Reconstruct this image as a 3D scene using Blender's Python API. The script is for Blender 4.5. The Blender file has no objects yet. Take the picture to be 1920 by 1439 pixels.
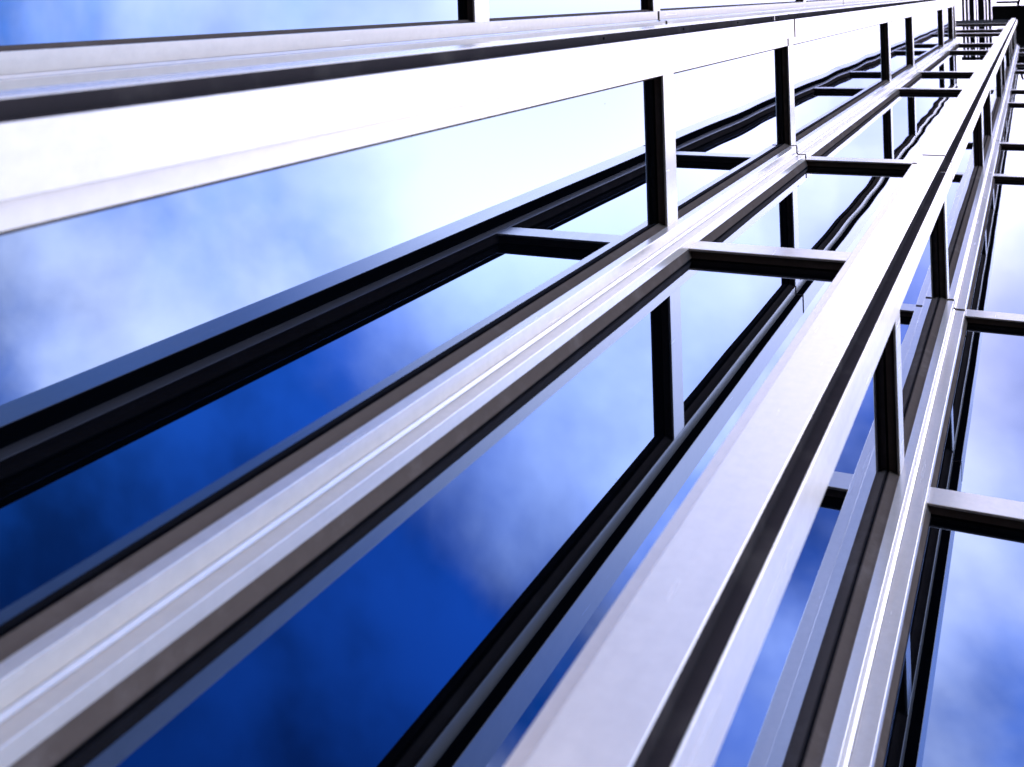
import bpy, bmesh, math, random
from mathutils import Matrix, Vector

# ------------------------------------------------------------------ camera
S = 6.0            # metres per storey (all plan numbers below are in storeys)
H0 = 1.6           # eye height
scene = bpy.context.scene
e = Vector((0.89685006, -0.02837739, -0.44142348))     # world X seen in image axes
g = Vector((0.03006175, 0.99954299, -0.00317957))      # world Y
u = Vector((0.44131198, -0.01041837, 0.89729326))      # world Z
cam_d = bpy.data.cameras.new("camera")
cam = bpy.data.objects.new("camera", cam_d)
scene.collection.objects.link(cam)
cx = Vector((e[0], g[0], u[0])); cy = -Vector((e[1], g[1], u[1])); cz = -Vector((e[2], g[2], u[2]))
M = Matrix((cx, cy, cz)).transposed().to_4x4()
M.translation = Vector((0, 0, H0))
cam.matrix_world = M
cam_d.sensor_width = 36.0
cam_d.lens = 36.0 * 1980.25 / 1920.0
cam_d.shift_x = 0.0
cam_d.shift_y = (1.016 - 719.5) / 1920.0
cam_d.clip_start = 0.02
cam_d.clip_end = 5000
cam_d.dof.use_dof = True
cam_d.dof.focus_distance = 4.4
cam_d.dof.aperture_fstop = 4.5
scene.camera = cam

scene.view_settings.view_transform = 'Standard'
scene.view_settings.look = 'None'
scene.view_settings.exposure = 1.0
scene.view_settings.gamma = 1.0
scene.render.resolution_x = 1024
scene.render.resolution_y = 767
scene.cycles.max_bounces = 12
scene.cycles.glossy_bounces = 10
scene.cycles.diffuse_bounces = 4
scene.cycles.blur_glossy = 0.3

# ------------------------------------------------------------------ sun and sky
SUN_EL, SUN_AZ = math.radians(24), math.radians(101)    # azimuth counted clockwise from +Y, as the sky texture does
sd = Vector((math.cos(SUN_EL) * math.sin(SUN_AZ), math.cos(SUN_EL) * math.cos(SUN_AZ), math.sin(SUN_EL)))
sun_l = bpy.data.lights.new("sun", 'SUN')
sun_l.energy = 0.6
sun_l.angle = math.radians(12)
sun_l.color = (1.0, 0.96, 0.9)
sun = bpy.data.objects.new("sun", sun_l)
scene.collection.objects.link(sun)
sun.rotation_euler = sd.to_track_quat('Z', 'Y').to_euler()

w = bpy.data.worlds.new("World"); scene.world = w; w.use_nodes = True
nt = w.node_tree; nt.nodes.clear()
def N(nt, t, **kw):
    n = nt.nodes.new(t)
    for k, v in kw.items(): setattr(n, k, v)
    return n
def L(nt, a, b): nt.links.new(a, b)
def math_n(nt, op, a, b=None, c=None, clamp=False):
    n = N(nt, 'ShaderNodeMath', operation=op); n.use_clamp = clamp
    for i, v in enumerate((a, b, c)):
        if v is None: continue
        if isinstance(v, (int, float)): n.inputs[i].default_value = v
        else: L(nt, v, n.inputs[i])
    return n.outputs[0]
out = N(nt, 'ShaderNodeOutputWorld')
bg = N(nt, 'ShaderNodeBackground'); bg.inputs[1].default_value = 0.15
sky = N(nt, 'ShaderNodeTexSky', sky_type='NISHITA')
sky.sun_disc = False; sky.sun_elevation = SUN_EL; sky.sun_rotation = SUN_AZ
sky.altitude = 300; sky.air_density = 1.0; sky.dust_density = 0.6; sky.ozone_density = 2.5
tc = N(nt, 'ShaderNodeTexCoord')
# clouds: fractal noise on the sky direction, projected on a flat cloud deck
sep = N(nt, 'ShaderNodeSeparateXYZ'); L(nt, tc.outputs['Generated'], sep.inputs[0])
den = math_n(nt, 'MAXIMUM', math_n(nt, 'ADD', sep.outputs[2], 0.12), 0.12)
comb = N(nt, 'ShaderNodeCombineXYZ')
L(nt, math_n(nt, 'DIVIDE', sep.outputs[0], den), comb.inputs[0])
L(nt, math_n(nt, 'DIVIDE', sep.outputs[1], den), comb.inputs[1])
noi = N(nt, 'ShaderNodeTexNoise'); noi.inputs['Scale'].default_value = 2.6; noi.inputs['Detail'].default_value = 6
noi.inputs['Roughness'].default_value = 0.5; noi.inputs['Distortion'].default_value = 0.15
noi.noise_dimensions = '4D'; noi.inputs['W'].default_value = 3.7
L(nt, comb.outputs[0], noi.inputs['Vector'])
# cover grows towards the zenith-side bank: a broad cloud bank centred on one direction
def bank(dx, dy, dz, lo, hi):
    v = Vector((dx, dy, dz)).normalized()
    d = N(nt, 'ShaderNodeVectorMath', operation='DOT_PRODUCT'); L(nt, tc.outputs['Generated'], d.inputs[0]); d.inputs[1].default_value = v
    m = N(nt, 'ShaderNodeMapRange'); m.interpolation_type = 'SMOOTHSTEP'
    m.inputs[1].default_value = lo; m.inputs[2].default_value = hi; L(nt, d.outputs['Value'], m.inputs[0])
    return m.outputs[0]
# where the broken cloud is thicker or thinner, by direction in the sky
BANKS = [(0.769, 0.198, 0.608, 0.165), (0.640, 0.218, 0.736, -0.117), (0.423, 0.122, 0.898, 0.079), (0.238, 0.077, 0.968, 0.189), (0.781, -0.002, 0.624, -0.138), (0.595, 0.001, 0.804, 0.132), (0.590, -0.535, 0.604, -0.302), (0.470, -0.444, 0.763, 0.091), (0.332, -0.305, 0.892, -0.139), (0.147, -0.125, 0.981, -0.031), (-0.045, -0.549, 0.834, -0.122), (-0.043, -0.354, 0.934, 0.125), (0.629, -0.371, 0.683, 0.104), (0.218, -0.571, 0.792, 0.004), (0.144, -0.383, 0.912, 0.083)]
cov = noi.outputs['Fac']
for dx, dy, dz, amt in BANKS:
    cov = math_n(nt, 'ADD', cov, math_n(nt, 'MULTIPLY', bank(dx, dy, dz, .90, 1.0), amt))
veil = bank(.22, -.12, .97, .66, .97)          # thin bright haze high up
mr = N(nt, 'ShaderNodeMapRange'); mr.interpolation_type = 'SMOOTHSTEP'
mr.inputs[1].default_value = 0.34; mr.inputs[2].default_value = 0.74; L(nt, cov, mr.inputs[0])
mix = N(nt, 'ShaderNodeMix', data_type='RGBA')
L(nt, mr.outputs[0], mix.inputs[0])
skb = N(nt, 'ShaderNodeMix', data_type='RGBA', blend_type='MULTIPLY'); skb.inputs[0].default_value = 1.0
L(nt, sky.outputs[0], skb.inputs[6]); 
vm = N(nt, 'ShaderNodeMix', data_type='RGBA'); L(nt, veil, vm.inputs[0]); vm.inputs[6].default_value = (0.04, 0.98, 2.5, 1); vm.inputs[7].default_value = (1.0, 4.2, 9.0, 1)
L(nt, vm.outputs[2], skb.inputs[7])
n_h = N(nt, 'ShaderNodeTexNoise'); n_h.inputs['Scale'].default_value = 4.2; n_h.inputs['Detail'].default_value = 4; L(nt, comb.outputs[0], n_h.inputs['Vector'])
r_h = N(nt, 'ShaderNodeMapRange'); r_h.interpolation_type = 'SMOOTHSTEP'; r_h.inputs[1].default_value = .30; r_h.inputs[2].default_value = .68; r_h.inputs[3].default_value = .55; r_h.inputs[4].default_value = 1.6
L(nt, n_h.outputs['Fac'], r_h.inputs[0])       # uneven thin haze in the blue
hz = N(nt, 'ShaderNodeVectorMath', operation='SCALE'); L(nt, skb.outputs[2], hz.inputs[0]); L(nt, r_h.outputs[0], hz.inputs['Scale'])
L(nt, hz.outputs[0], mix.inputs[6]); 
cb = N(nt, 'ShaderNodeMix', data_type='RGBA'); L(nt, bank(.36, -.33, .87, .93, .995), cb.inputs[0])      # the brightest, sunlit cloud
cb.inputs[6].default_value = (34, 33.5, 38, 1); cb.inputs[7].default_value = (84, 85, 100, 1); L(nt, cb.outputs[2], mix.inputs[7])
zen = N(nt, 'ShaderNodeMix', data_type='RGBA', blend_type='MULTIPLY'); L(nt, bank(.05, -.05, 1.0, .84, .985), zen.inputs[0])
L(nt, mix.outputs[2], zen.inputs[6]); zen.inputs[7].default_value = (.41, .375, .41, 1)
L(nt, zen.outputs[2], bg.inputs[0]); L(nt, bg.outputs[0], out.inputs[0])

# ------------------------------------------------------------------ materials
def new_mat(name):
    m = bpy.data.materials.new(name); m.use_nodes = True
    t = m.node_tree; t.nodes.clear()
    o = N(t, 'ShaderNodeOutputMaterial')
    return m, t, o
def metal(name, base, rough, metallic=0.9, dirt=0.0, dirt_col=(0.1, 0.08, 0.06), bump=0.02, streak=18.0, spec=0.5):
    m, t, o = new_mat(name)
    p = N(t, 'ShaderNodeBsdfPrincipled'); L(t, p.outputs[0], o.inputs[0])
    c = N(t, 'ShaderNodeTexCoord')
    mp = N(t, 'ShaderNodeMapping'); mp.inputs['Scale'].default_value = (streak, streak, streak * 0.06); L(t, c.outputs['Object'], mp.inputs[0])
    n1 = N(t, 'ShaderNodeTexNoise'); n1.inputs['Scale'].default_value = 3; n1.inputs['Detail'].default_value = 6; L(t, mp.outputs[0], n1.inputs['Vector'])
    n2 = N(t, 'ShaderNodeTexNoise'); n2.inputs['Scale'].default_value = 6; n2.inputs['Detail'].default_value = 8; n2.inputs['Roughness'].default_value = 0.65; L(t, c.outputs['Object'], n2.inputs['Vector'])
    r = N(t, 'ShaderNodeMapRange'); r.inputs[1].default_value = 0.3; r.inputs[2].default_value = 0.7; r.inputs[3].default_value = rough * 0.94; r.inputs[4].default_value = rough * 1.06
    L(t, n1.outputs['Fac'], r.inputs[0]); L(t, r.outputs[0], p.inputs['Roughness'])
    v = N(t, 'ShaderNodeMapRange'); v.inputs[1].default_value = 0.3; v.inputs[2].default_value = 0.7; v.inputs[3].default_value = 0.96; v.inputs[4].default_value = 1.03
    L(t, n1.outputs['Fac'], v.inputs[0])
    mb = N(t, 'ShaderNodeMix', data_type='RGBA', blend_type='MULTIPLY'); mb.inputs[0].default_value = 1
    n3 = N(t, 'ShaderNodeTexNoise'); n3.inputs['Scale'].default_value = 34; n3.inputs['Detail'].default_value = 10; n3.inputs['Roughness'].default_value = 0.7; L(t, c.outputs['Object'], n3.inputs['Vector'])
    v3 = N(t, 'ShaderNodeMapRange'); v3.inputs[1].default_value = 0.3; v3.inputs[2].default_value = 0.7; v3.inputs[3].default_value = 0.92; v3.inputs[4].default_value = 1.05; L(t, n3.outputs['Fac'], v3.inputs[0])
    mb.inputs[6].default_value = (*base, 1); L(t, math_n(t, 'MULTIPLY', v.outputs[0], v3.outputs[0]), mb.inputs[7])
    dr = N(t, 'ShaderNodeMapRange'); dr.inputs[1].default_value = 0.52; dr.inputs[2].default_value = 0.75; dr.inputs[3].default_value = 0; dr.inputs[4].default_value = dirt
    L(t, n2.outputs['Fac'], dr.inputs[0])
    md = N(t, 'ShaderNodeMix', data_type='RGBA'); L(t, dr.outputs[0], md.inputs[0]); L(t, mb.outputs[2], md.inputs[6]); md.inputs[7].default_value = (*dirt_col, 1)
    L(t, md.outputs[2], p.inputs['Base Color'])
    p.inputs['Metallic'].default_value = metallic
    p.inputs['Specular IOR Level'].default_value = spec
    b = N(t, 'ShaderNodeBump'); b.inputs['Strength'].default_value = 1; b.inputs['Distance'].default_value = bump * 0.01
    L(t, n1.outputs['Fac'], b.inputs['Height']); L(t, b.outputs[0], p.inputs['Normal'])
    return m
M_ALU = metal('anodised_aluminium', (0.345, 0.272, 0.208), 0.26, 0.1, dirt=0.0, dirt_col=(0.22, 0.19, 0.17), bump=0.002, streak=14)
M_BEAD = metal('bronze_bead', (0.058, 0.040, 0.029), 0.5, 0.0, dirt=0.5, dirt_col=(0.12, 0.09, 0.07), bump=0.25, streak=7, spec=0.0)
M_DARK = metal('dark_reveal', (0.017, 0.013, 0.012), 0.55, 0.0, dirt=0.2, bump=0.02, spec=0.0)
M_STEEL = metal('dark_painted_steel', (0.015, 0.014, 0.013), 0.6, 0.0, dirt=0.2, bump=0.02, spec=0.0)

def simple(name, col, rough=0.8, spec=0.0):
    m, t, o = new_mat(name)
    p = N(t, 'ShaderNodeBsdfPrincipled'); L(t, p.outputs[0], o.inputs[0])
    c = N(t, 'ShaderNodeTexCoord'); n = N(t, 'ShaderNodeTexNoise'); n.inputs['Scale'].default_value = 5; n.inputs['Detail'].default_value = 8
    L(t, c.outputs['Object'], n.inputs['Vector'])
    r = N(t, 'ShaderNodeMapRange'); r.inputs[3].default_value = 0.7; r.inputs[4].default_value = 1.3; L(t, n.outputs['Fac'], r.inputs[0])
    mb = N(t, 'ShaderNodeMix', data_type='RGBA', blend_type='MULTIPLY'); mb.inputs[0].default_value = 1
    mb.inputs[6].default_value = (*col, 1); L(t, r.outputs[0], mb.inputs[7]); L(t, mb.outputs[2], p.inputs['Base Color'])
    p.inputs['Roughness'].default_value = rough; p.inputs['Specular IOR Level'].default_value = spec
    return m
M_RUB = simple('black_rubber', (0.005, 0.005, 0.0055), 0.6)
M_ASPH = simple('asphalt', (0.028, 0.027, 0.027), 0.95)
M_CORE = simple('dark_core', (0.01, 0.009, 0.009), 0.9)

def glass():
    m, t, o = new_mat('coated_glass')
    lw = N(t, 'ShaderNodeLayerWeight'); lw.inputs['Blend'].default_value = 0.5
    p5 = math_n(t, 'POWER', lw.outputs['Facing'], 4.0)
    fac = math_n(t, 'ADD', math_n(t, 'MULTIPLY', p5, 0.89), 0.11, clamp=True)
    gl = N(t, 'ShaderNodeBsdfGlossy'); gl.inputs['Roughness'].default_value = 0.0
    tint = N(t, 'ShaderNodeMix', data_type='RGBA'); L(t, p5, tint.inputs[0])
    tint.inputs[6].default_value = (0.55, 0.70, 1.0, 1); tint.inputs[7].default_value = (1, 1, 1, 1)
    L(t, tint.outputs[2], gl.inputs['Color'])
    df = N(t, 'ShaderNodeBsdfDiffuse')
    c = N(t, 'ShaderNodeTexCoord')
    v = N(t, 'ShaderNodeTexNoise'); v.inputs['Scale'].default_value = 55; v.inputs['Detail'].default_value = 2; L(t, c.outputs['Object'], v.inputs['Vector'])
    rp = N(t, 'ShaderNodeMapRange'); rp.inputs[1].default_value = 0.80; rp.inputs[2].default_value = 0.82; L(t, v.outputs['Fac'], rp.inputs[0])
    df.inputs['Color'].default_value = (0.0003, 0.0004, 0.0006, 1)
    mx = N(t, 'ShaderNodeMixShader')
    L(t, math_n(t, 'MULTIPLY', fac, math_n(t, 'SUBTRACT', 1.0, math_n(t, 'MULTIPLY', rp.outputs[0], 0.5))), mx.inputs[0])
    L(t, df.outputs[0], mx.inputs[1]); L(t, gl.outputs[0], mx.inputs[2]); L(t, mx.outputs[0], o.inputs[0])
    return m
M_GLASS = glass()

# ------------------------------------------------------------------ helpers
# plan points are written (a, b): a = world Y, b = world X, both in storeys; z in storeys above the eye
def W(a, b, z): return Vector((b * S, a * S, H0 + z * S))
def link(o, parent=None):
    scene.collection.objects.link(o)
    if parent: o.parent = parent
    return o
def finish(name, bm, mat, parent=None, smooth=False):
    me = bpy.data.meshes.new(name)
    bmesh.ops.recalc_face_normals(bm, faces=bm.faces)
    if smooth:
        for f in bm.faces: f.smooth = True
    bm.to_mesh(me); bm.free()
    me.materials.append(mat)
    return link(bpy.data.objects.new(name, me), parent)
def prism(bm, pts, z0, z1):
    lo = [bm.verts.new(W(a, b, z0)) for a, b in pts]
    hi = [bm.verts.new(W(a, b, z1)) for a, b in pts]
    n = len(pts)
    for i in range(n):
        bm.faces.new((lo[i], lo[(i + 1) % n], hi[(i + 1) % n], hi[i]))
    bm.faces.new(list(reversed(lo))); bm.faces.new(hi)
def box(bm, a0, a1, b0, b1, z0, z1):
    prism(bm, [(a0, b0), (a0, b1), (a1, b1), (a1, b0)], z0, z1)
def chamfer(pts, idx, d):
    r = []
    n = len(pts)
    for i, p in enumerate(pts):
        if i in idx:
            q, s = pts[i - 1], pts[(i + 1) % n]
            for t in (q, s):
                l = math.hypot(t[0] - p[0], t[1] - p[1]); k = min(d / l, .45)
                r.append((p[0] + (t[0] - p[0]) * k, p[1] + (t[1] - p[1]) * k))
        else: r.append(p)
    return r

Z1, SP, TH = 0.5488, 0.3277, 0.0188          # first transom, window-to-spandrel step, transom face height
def lvl(k): return Z1 + (k // 2) + (k % 2) * SP
ZG = -H0 / S                                  # ground
ROOF_LOW, ROOF_TOP = 2.945, 5.01
GAP = 0.0055

# ------------------------------------------------------------------ the building
bld = bpy.data.objects.new('office_building', None); link(bld)
bld.location = W(0.14, -0.17, ZG)
bld['label'] = 'stepped office building of reflective glass panes held in brushed aluminium frames'
bld['category'] = 'building'
bpy.context.view_layer.update()
def own(o):                                   # keep world geometry while the Empty stands at the base
    o.matrix_parent_inverse = bld.matrix_world.inverted()
    return o
def part(name, bm, mat, smooth=False): return own(finish(name, bm, mat, bld, smooth))

def joint_levels(top):                        # posts are cut just under every second transom
    zs = [ZG]
    k = -1
    while lvl(k) < top - 0.1:
        zs.append(lvl(k)); k += 2
    zs.append(top)
    return zs
def post(name, pts, top, rev=None, ch=(), base=ZG, core=None, screws=None):
    zs = [z for z in joint_levels(top) if z >= base or z == top]
    if zs[0] > base: zs.insert(0, base)
    pts2 = chamfer(pts, ch, 0.0002)
    bm = bmesh.new()
    for i in range(len(zs) - 1):
        z0 = zs[i] + (0 if i == 0 else GAP * .5); z1 = zs[i + 1] - (0 if i == len(zs) - 2 else GAP * .5)
        prism(bm, pts2, z0, z1)
    o = part(name, bm, M_ALU)
    if rev:                                   # faces turned to -X and +Y take the black material
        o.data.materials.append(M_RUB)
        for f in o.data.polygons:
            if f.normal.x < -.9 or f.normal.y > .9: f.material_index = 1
    if core:
        bm = bmesh.new(); prism(bm, core, base, top - .001)
        c = finish('joint_core', bm, M_CORE, o)
    if rev:
        bm = bmesh.new()
        off = 0.8228 - math.floor(0.8228)
        cuts = [base] + [n + off for n in range(0, 6) if base < n + off < top - .05] + [top - .002]
        for i in range(len(cuts) - 1):
            prism(bm, rev, cuts[i] + .0022, cuts[i + 1] - .0022)
        r = finish('reveal_strip', bm, M_DARK, o)
        if screws:
            sa, sb = screws
            for n in range(0, 3):
                for dz in (-.365, -.24, -.1157, -.0135, .013, .087, .2138, .3427):
                    z = n + off + dz
                    if base < z < top and not (n < 2 and abs(dz) > .3 and dz < 0 and n > 0):
                        bm = bmesh.new()
                        mt = Matrix.Translation(W(sa, sb + .00025, z)) @ Matrix.Rotation(math.pi / 2, 4, 'Y')
                        bmesh.ops.create_cone(bm, cap_ends=True, segments=10, radius1=.0042, radius2=.0034, depth=.003, matrix=mt)
                        finish('screw', bm, M_RUB, o)
    return o

def valley(J_a, b_g, b1, P_a, J_b, a_g, top, base=ZG):
    """concave corner post between a +X facing pane (left) and a -Y facing pane (right)"""
    c = .0010
    q = .00030                                # hairline slots either side of the corner fillet
    pts = [(J_a, b_g - .003), (J_a, b1), (P_a - q, b1), (P_a - q, b1 - .0010), (P_a, b1 - .0010), (P_a, b1), (P_a + c, b1 + c),
           (P_a + c + .0010, b1 + c), (P_a + c + .0010, b1 + c + q), (P_a + c, b1 + c + q), (P_a + c, J_b), (a_g + .003, J_b),
           (a_g + .003, J_b - .004), (P_a + c + .002, b_g - .003)]
    core = [(J_a + .0012, b_g - .002), (J_a + .0012, b1 - .0014), (P_a + c + .0014, b1 - .0014), (P_a + c + .0014, J_b - .0012), (a_g + .002, J_b - .0012), (a_g + .002, b_g - .002)]
    return post('corner_post', pts, top, ch=(1, 10), base=base, core=core)
def ridge(a_f, b_l, b_p, a_w, b_n, a_n, b_w, a_p, b_f, a_r, top, base=ZG, screws=False):
    """convex corner post: pale step, wide face, dark reveal, wide face, pale step"""
    pts = [(a_f + .009, b_l), (a_f, b_l), (a_f, b_p), (a_w, b_p), (a_w, b_n), (a_n, b_n), (a_n, b_w), (a_p, b_w), (a_p, b_f), (a_r, b_f), (a_r, b_f - .009)]
    rev = [(a_w + .0004, b_n), (a_w + .0004, b_n + .0004), (a_n - .0004, b_n + .0004), (a_n - .0004, b_w - .0004), (a_n, b_w - .0004), (a_n, b_n)]
    core = [(a_f + .008, b_l + .0012), (a_f + .0012, b_l + .0012), (a_f + .0012, b_p + .0012), (a_w + .0012, b_p + .0012), (a_w + .0012, b_n - .0012), (a_n + .0012, b_n - .0012),
            (a_n + .0012, b_w - .0012), (a_p - .0012, b_w - .0012), (a_p - .0012, b_f - .0012), (a_r - .0012, b_f - .0012), (a_r - .0012, b_f - .008)]
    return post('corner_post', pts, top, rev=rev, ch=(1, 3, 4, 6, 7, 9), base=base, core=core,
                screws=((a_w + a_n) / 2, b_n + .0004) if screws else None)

P = 0.1155
V_X = valley(.0103, -.3005, -.2902, .0177, -.2834, .0277, ROOF_LOW)
V_B = valley(.1231, -.1860, -.1758, .1291, -.1689, .1399, ROOF_LOW)
V_D = valley(.2381, -.0705, -.0603, .2441, -.0527, .2552, ROOF_TOP)
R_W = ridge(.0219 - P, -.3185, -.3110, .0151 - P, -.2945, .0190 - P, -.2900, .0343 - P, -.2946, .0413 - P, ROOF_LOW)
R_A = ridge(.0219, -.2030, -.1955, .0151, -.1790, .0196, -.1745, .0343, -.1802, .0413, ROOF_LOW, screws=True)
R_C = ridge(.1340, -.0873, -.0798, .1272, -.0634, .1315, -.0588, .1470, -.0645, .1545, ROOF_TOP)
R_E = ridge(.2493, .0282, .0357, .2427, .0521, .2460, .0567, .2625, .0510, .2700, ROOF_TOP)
V_B['label'] = 'concave corner post with pink grey faces between two blue panes'
R_C['label'] = 'wide convex corner post, the tallest and nearest, with black groove'
R_A['label'] = 'blown out white convex corner post with a grey groove and screws'

rng = random.Random(4)
def bead_arc(dep, bulge):
    """cove that swells towards the glass and rolls over just before it"""
    r = []
    for i in range(15):
        s = i / 14
        v = (s / .80) ** 1.7 if s < .80 else math.cos((s - .80) / .20 * 1.1)
        r.append((dep * (1 - s), bulge * (.04 + .96 * v)))
    return r
# glass bays: kind 'x' faces +X (fixed b), 'y' faces -Y (fixed a)
def bay(kind, gl, lo, hi, kmin, kmax, top, wave=1.0, base=ZG):
    def pt(t, d, z):                          # t along the bay, d out of the glass
        return W(t, gl + d, z) if kind == 'x' else W(gl - d, t, z)
    DEP = .0058
    edges = []
    # transoms
    for k in range(kmin, kmax + 1):
        z = lvl(k)
        bm = bmesh.new()
        c = .0003
        prof = [(DEP, z + c), (DEP, z + TH - c), (DEP - c, z + TH), (.0002, z + TH), (.0002, z + .0030), (.0036, z + .0030), (.0036, z + .0042), (.0046, z + .0042), (.0046, z), (DEP - c, z)]
        A = [bm.verts.new(pt(lo, d, zz)) for d, zz in prof]; B = [bm.verts.new(pt(hi, d, zz)) for d, zz in prof]
        n = len(prof)
        for i in range(n): bm.faces.new((A[i], A[(i + 1) % n], B[(i + 1) % n], B[i]))
        bm.faces.new(A); bm.faces.new(list(reversed(B)))
        o = part('transom', bm, M_ALU)
        o.data.materials.append(M_BEAD)
        for f in o.data.polygons:
            c_ = f.center; d_ = (c_.x / S - gl) if kind == 'x' else (gl - c_.y / S)
            if d_ < .0050 and abs(f.normal.z) < 2: f.material_index = 1 if d_ < .0030 or c_.z > 0 and (c_.z - H0) / S < z + .008 and d_ < .0047 else 0
        edges.append(z)
    zs = [base + .01] + edges + [top]
    for i in range(len(zs) - 1):
        z0 = zs[i] + (TH if i > 0 else 0); z1 = zs[i + 1] + (.0030 if i < len(zs) - 2 else 0)
        if z1 - z0 < .03: continue
        # pane with the slight waviness of toughened glass
        bm = bmesh.new()
        nx, nz = 10, max(6, int((z1 - z0) * S / .05))
        ph = [rng.uniform(0, 6.28) for _ in range(6)]
        far = (0.2 if z0 < .5 else .8 if z0 < 1.5 else .35) * wave
        l1, l2 = rng.uniform(1.1, 1.6), rng.uniform(.5, .7)
        grid = []
        for iz in range(nz + 1):
            row = []
            zz = z0 - .001 + (z1 - z0 + .002) * iz / nz
            for ix in range(nx + 1):
                tt = lo + (hi - lo) * ix / nx
                zm = zz * S; xm = (tt - lo) * S
                d = (.00034 * math.sin(2 * math.pi * zm / l1 + ph[0] + 1.5 * xm) + .00006 * math.sin(2 * math.pi * zm / l2 + ph[1] - 3 * xm)
                     + .00012 * math.sin(2 * math.pi * xm / .75 + ph[2])) * far
                row.append(bm.verts.new(pt(tt, d / S, zz)))
            grid.append(row)
        for iz in range(nz):
            for ix in range(nx):
                bm.faces.new((grid[iz][ix], grid[iz][ix + 1], grid[iz + 1][ix + 1], grid[iz + 1][ix]))
        pane = part('glass_pane', bm, M_GLASS, True)
        # bead round the pane: rounded jambs, a band under the upper transom, a sill
        bm = bmesh.new()
        for t0, sg in ((lo, 1), (hi, -1)):
            arc = bead_arc(DEP - .0003, .0017)
            prof = [(t0 - sg * .001, DEP - .0003)] + [(t0 + sg * b, d) for d, b in arc] + [(t0 + sg * arc[-1][1], .00005), (t0 - sg * .001, .00005)]
            A = [bm.verts.new(pt(t, d, z0)) for t, d in prof]; B = [bm.verts.new(pt(t, d, z1)) for t, d in prof]
            for q in range(len(prof) - 1): bm.faces.new((A[q], A[q + 1], B[q + 1], B[q]))
        for zz, sg in ((z1, -1), (z0, 1)):
            arc = bead_arc(.0034, .0016)
            prof = [(.0034, zz - sg * .0008)] + [(d, zz + sg * (b + .0008)) for d, b in arc] + [(.00005, zz + sg * .0008)]
            A = [bm.verts.new(pt(lo, d, z_)) for d, z_ in prof]; B = [bm.verts.new(pt(hi, d, z_)) for d, z_ in prof]
            for q in range(len(prof) - 1): bm.faces.new((A[q], A[q + 1], B[q + 1], B[q]))
        finish('glazing_bead', bm, M_BEAD, pane, True)
        # black gasket where bead meets glass
        bm = bmesh.new()
        for t0, sg in ((lo, 1), (hi, -1)):
            t1 = t0 + sg * .0004; t2 = t0 + sg * .0011
            for q4 in (((t1, .0005), (t2, .0002)), ((t2, .0002), (t2, -.0003))):
                (ta, da), (tb, db) = q4
                bm.faces.new([bm.verts.new(pt(t, d, z)) for t, d, z in ((ta, da, z0), (tb, db, z0), (tb, db, z1), (ta, da, z1))])
        for zz, sg in ((z1, -1), (z0, 1)):
            za = zz + sg * .0010; zb = zz + sg * .0026
            bm.faces.new([bm.verts.new(pt(t, d, z)) for t, d, z in ((lo, .0009, za), (hi, .0009, za), (hi, .0004, zb), (lo, .0004, zb))])
            bm.faces.new([bm.verts.new(pt(t, d, z)) for t, d, z in ((lo, .0004, zb), (hi, .0004, zb), (hi, -.0003, zb), (lo, -.0003, zb))])
        finish('gasket', bm, M_RUB, pane)

bay('x', -.3005, .0413 - P, .0103, -1, 5, ROOF_LOW)
bay('y', .0277, -.2834, -.2030, -1, 5, ROOF_LOW)
bay('x', -.1860, .0413, .1231, -1, 5, ROOF_LOW)
bay('y', .1399, -.1689, -.0873, -1, 5, ROOF_LOW)
bay('x', -.0705, .1545, .2381, -1, 9, ROOF_TOP)
bay('y', .2552, -.0527, .0282, -1, 9, ROOF_TOP)
bay('x', .0450, .2700, .3540, -1, 9, ROOF_TOP)
bay('y', .1399, -.3300, -.0873, 6, 8, lvl(8) + TH, base=ROOF_LOW)
bm = bmesh.new(); box(bm, .1325, .145, -.3300, -.0874, lvl(8) + TH + .0005, ROOF_TOP - .0005); part('fascia', bm, M_STEEL)

# body behind the glass, low roof with its coping, top coping
bm = bmesh.new()
prism(bm, [(-.09, -.42), (-.09, -.3075), (.022, -.3075), (.034, -.295), (.034, -.193), (.134, -.193), (.146, -.182), (.146, -.079), (.246, -.079), (.262, -.066), (.262, .037), (.350, .037), (.36, .037), (.36, -.42)], ZG, ROOF_LOW - .004)
part('inner_wall', bm, M_CORE)
bm = bmesh.new()
prism(bm, [(.146, -.33), (.146, -.079), (.246, -.079), (.262, -.066), (.262, .037), (.36, .037), (.36, -.33)], ROOF_LOW - .003, ROOF_TOP - .004)
part('inner_wall', bm, M_CORE)
bm = bmesh.new()
prism(bm, [(-.0935, -.42), (-.0935, -.2935), (.0162, -.2935), (.0162, -.1935), (.0195, -.1785), (.128, -.1785), (.138, -.170), (.138, -.33), (.138, -.42)], ROOF_LOW, ROOF_LOW + .012)
part('roof_coping', bm, M_ALU)
bm = bmesh.new()
prism(bm, [(.132, -.335), (.132, -.088), (.15, -.088), (.15, -.0635), (.247, -.0635), (.247, .03), (.37, .03), (.37, -.335)], ROOF_TOP, ROOF_TOP + .02)
part('roof_coping', bm, M_STEEL)

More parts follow.
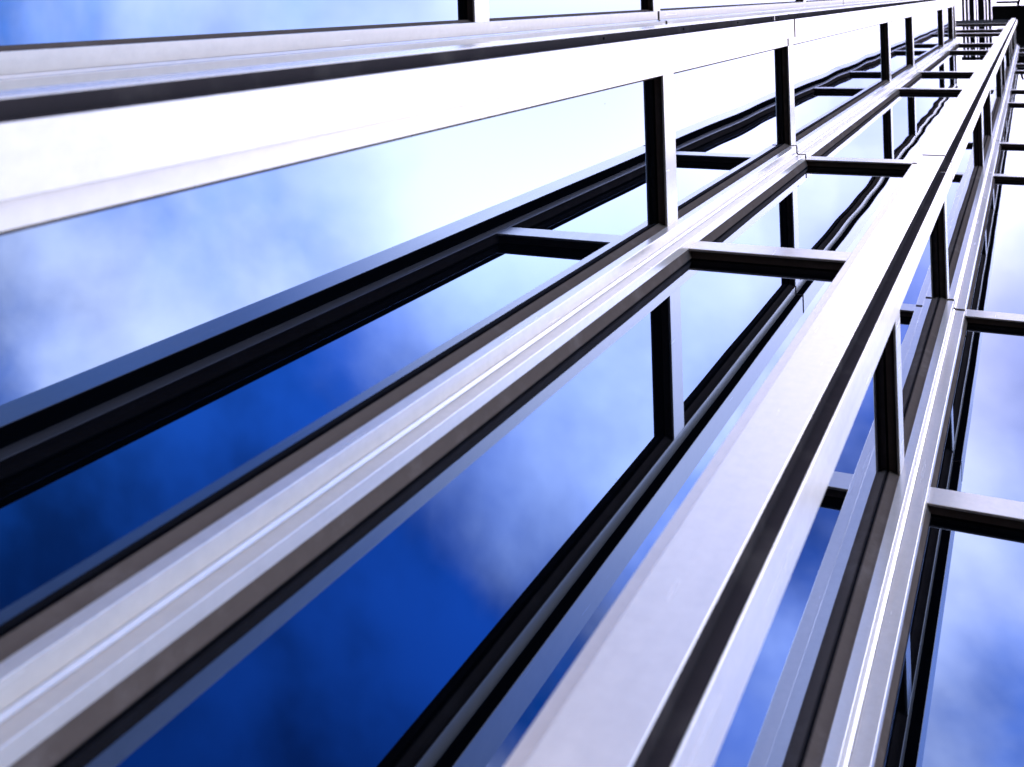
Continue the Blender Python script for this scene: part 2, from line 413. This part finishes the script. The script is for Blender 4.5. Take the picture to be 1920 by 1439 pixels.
# ------------------------------------------------------------------ rooftop canopy of dark steel over the upper walls
can = bpy.data.objects.new('rooftop_canopy', None); link(can)
can.location = W(.10, -.12, ROOF_TOP + .03)
can['label'] = 'dark steel canopy of thin slats and a boxed soffit high above the glass walls'
can['category'] = 'canopy'
bpy.context.view_layer.update()
def cpart(name, bm, mat=M_STEEL):
    o = finish(name, bm, mat, can); o.matrix_parent_inverse = can.matrix_world.inverted(); return o
ZS = 6.05
def bx(px): return (-.2793 + (px - 1802) * .00212) * ZS / 5.0
K = ZS / 5.0
for x0, x1 in ((1803.7, 1808.7), (1810.6, 1815.8), (1817.4, 1827.2), (1829.5, 1832.4), (1834.0, 1846.0), (1847.4, 1851.6), (1853.2, 1858.9)):
    bm = bmesh.new(); box(bm, -.09, .24, bx(x0), bx(x1), ZS, ZS + .03); cpart('slat', bm)
bm = bmesh.new(); box(bm, .072 * K, .34, bx(1860.3), -.008, ZS - .01, ZS + .05); cpart('soffit', bm)
bm = bmesh.new()                              # raised border and diagonal brace on the soffit
box(bm, .072 * K, .078 * K, bx(1860.3), -.047 * K, ZS - .018, ZS - .0101)
box(bm, .0782 * K, .19 * K, -.052 * K, -.046 * K, ZS - .018, ZS - .0101)
prism(bm, [(.080 * K, -.054 * K), (.083 * K, -.0525 * K), (.120 * K, -.088 * K), (.117 * K, -.091 * K)], ZS - .0175, ZS - .0102)
cpart('soffit_frame', bm)
bm = bmesh.new(); prism(bm, [(.030, -.045 * K), (.038, -.038 * K), (.072 * K, -.0485 * K), (.070 * K, -.060 * K)], ZS, ZS + .03); cpart('brace', bm)
for a0, a1, b0, b1 in ((.052 * K, .0635 * K, bx(1868), -.05 * K), (.262, .274, bx(1803.7) - .01, bx(1860)), (-.09, -.078, bx(1803.7) - .01, -.06)):
    bm = bmesh.new(); box(bm, a0, a1, b0, b1, ZS + .0305, ZS + .06); cpart('cross_beam', bm)
for a_, b_ in ((.268, -.31), (.268, -.20), (.33, -.02)):
    bm = bmesh.new(); box(bm, a_ - .008, a_ + .008, b_ - .008, b_ + .008, ROOF_TOP + .0205, ZS - .0101 if b_ > -.1 else ZS + .03); cpart('column', bm)

# ------------------------------------------------------------------ ground
bm = bmesh.new()
n = 24; R = 1500
c0 = bm.verts.new((0, 0, 0)); ring = [bm.verts.new((R * math.cos(i * 2 * math.pi / n), R * math.sin(i * 2 * math.pi / n), 0)) for i in range(n)]
for i in range(n): bm.faces.new((c0, ring[i], ring[(i + 1) % n]))
gr = finish('ground', bm, M_ASPH); gr['kind'] = 'structure'; gr['label'] = 'dark asphalt forecourt under the glass building'
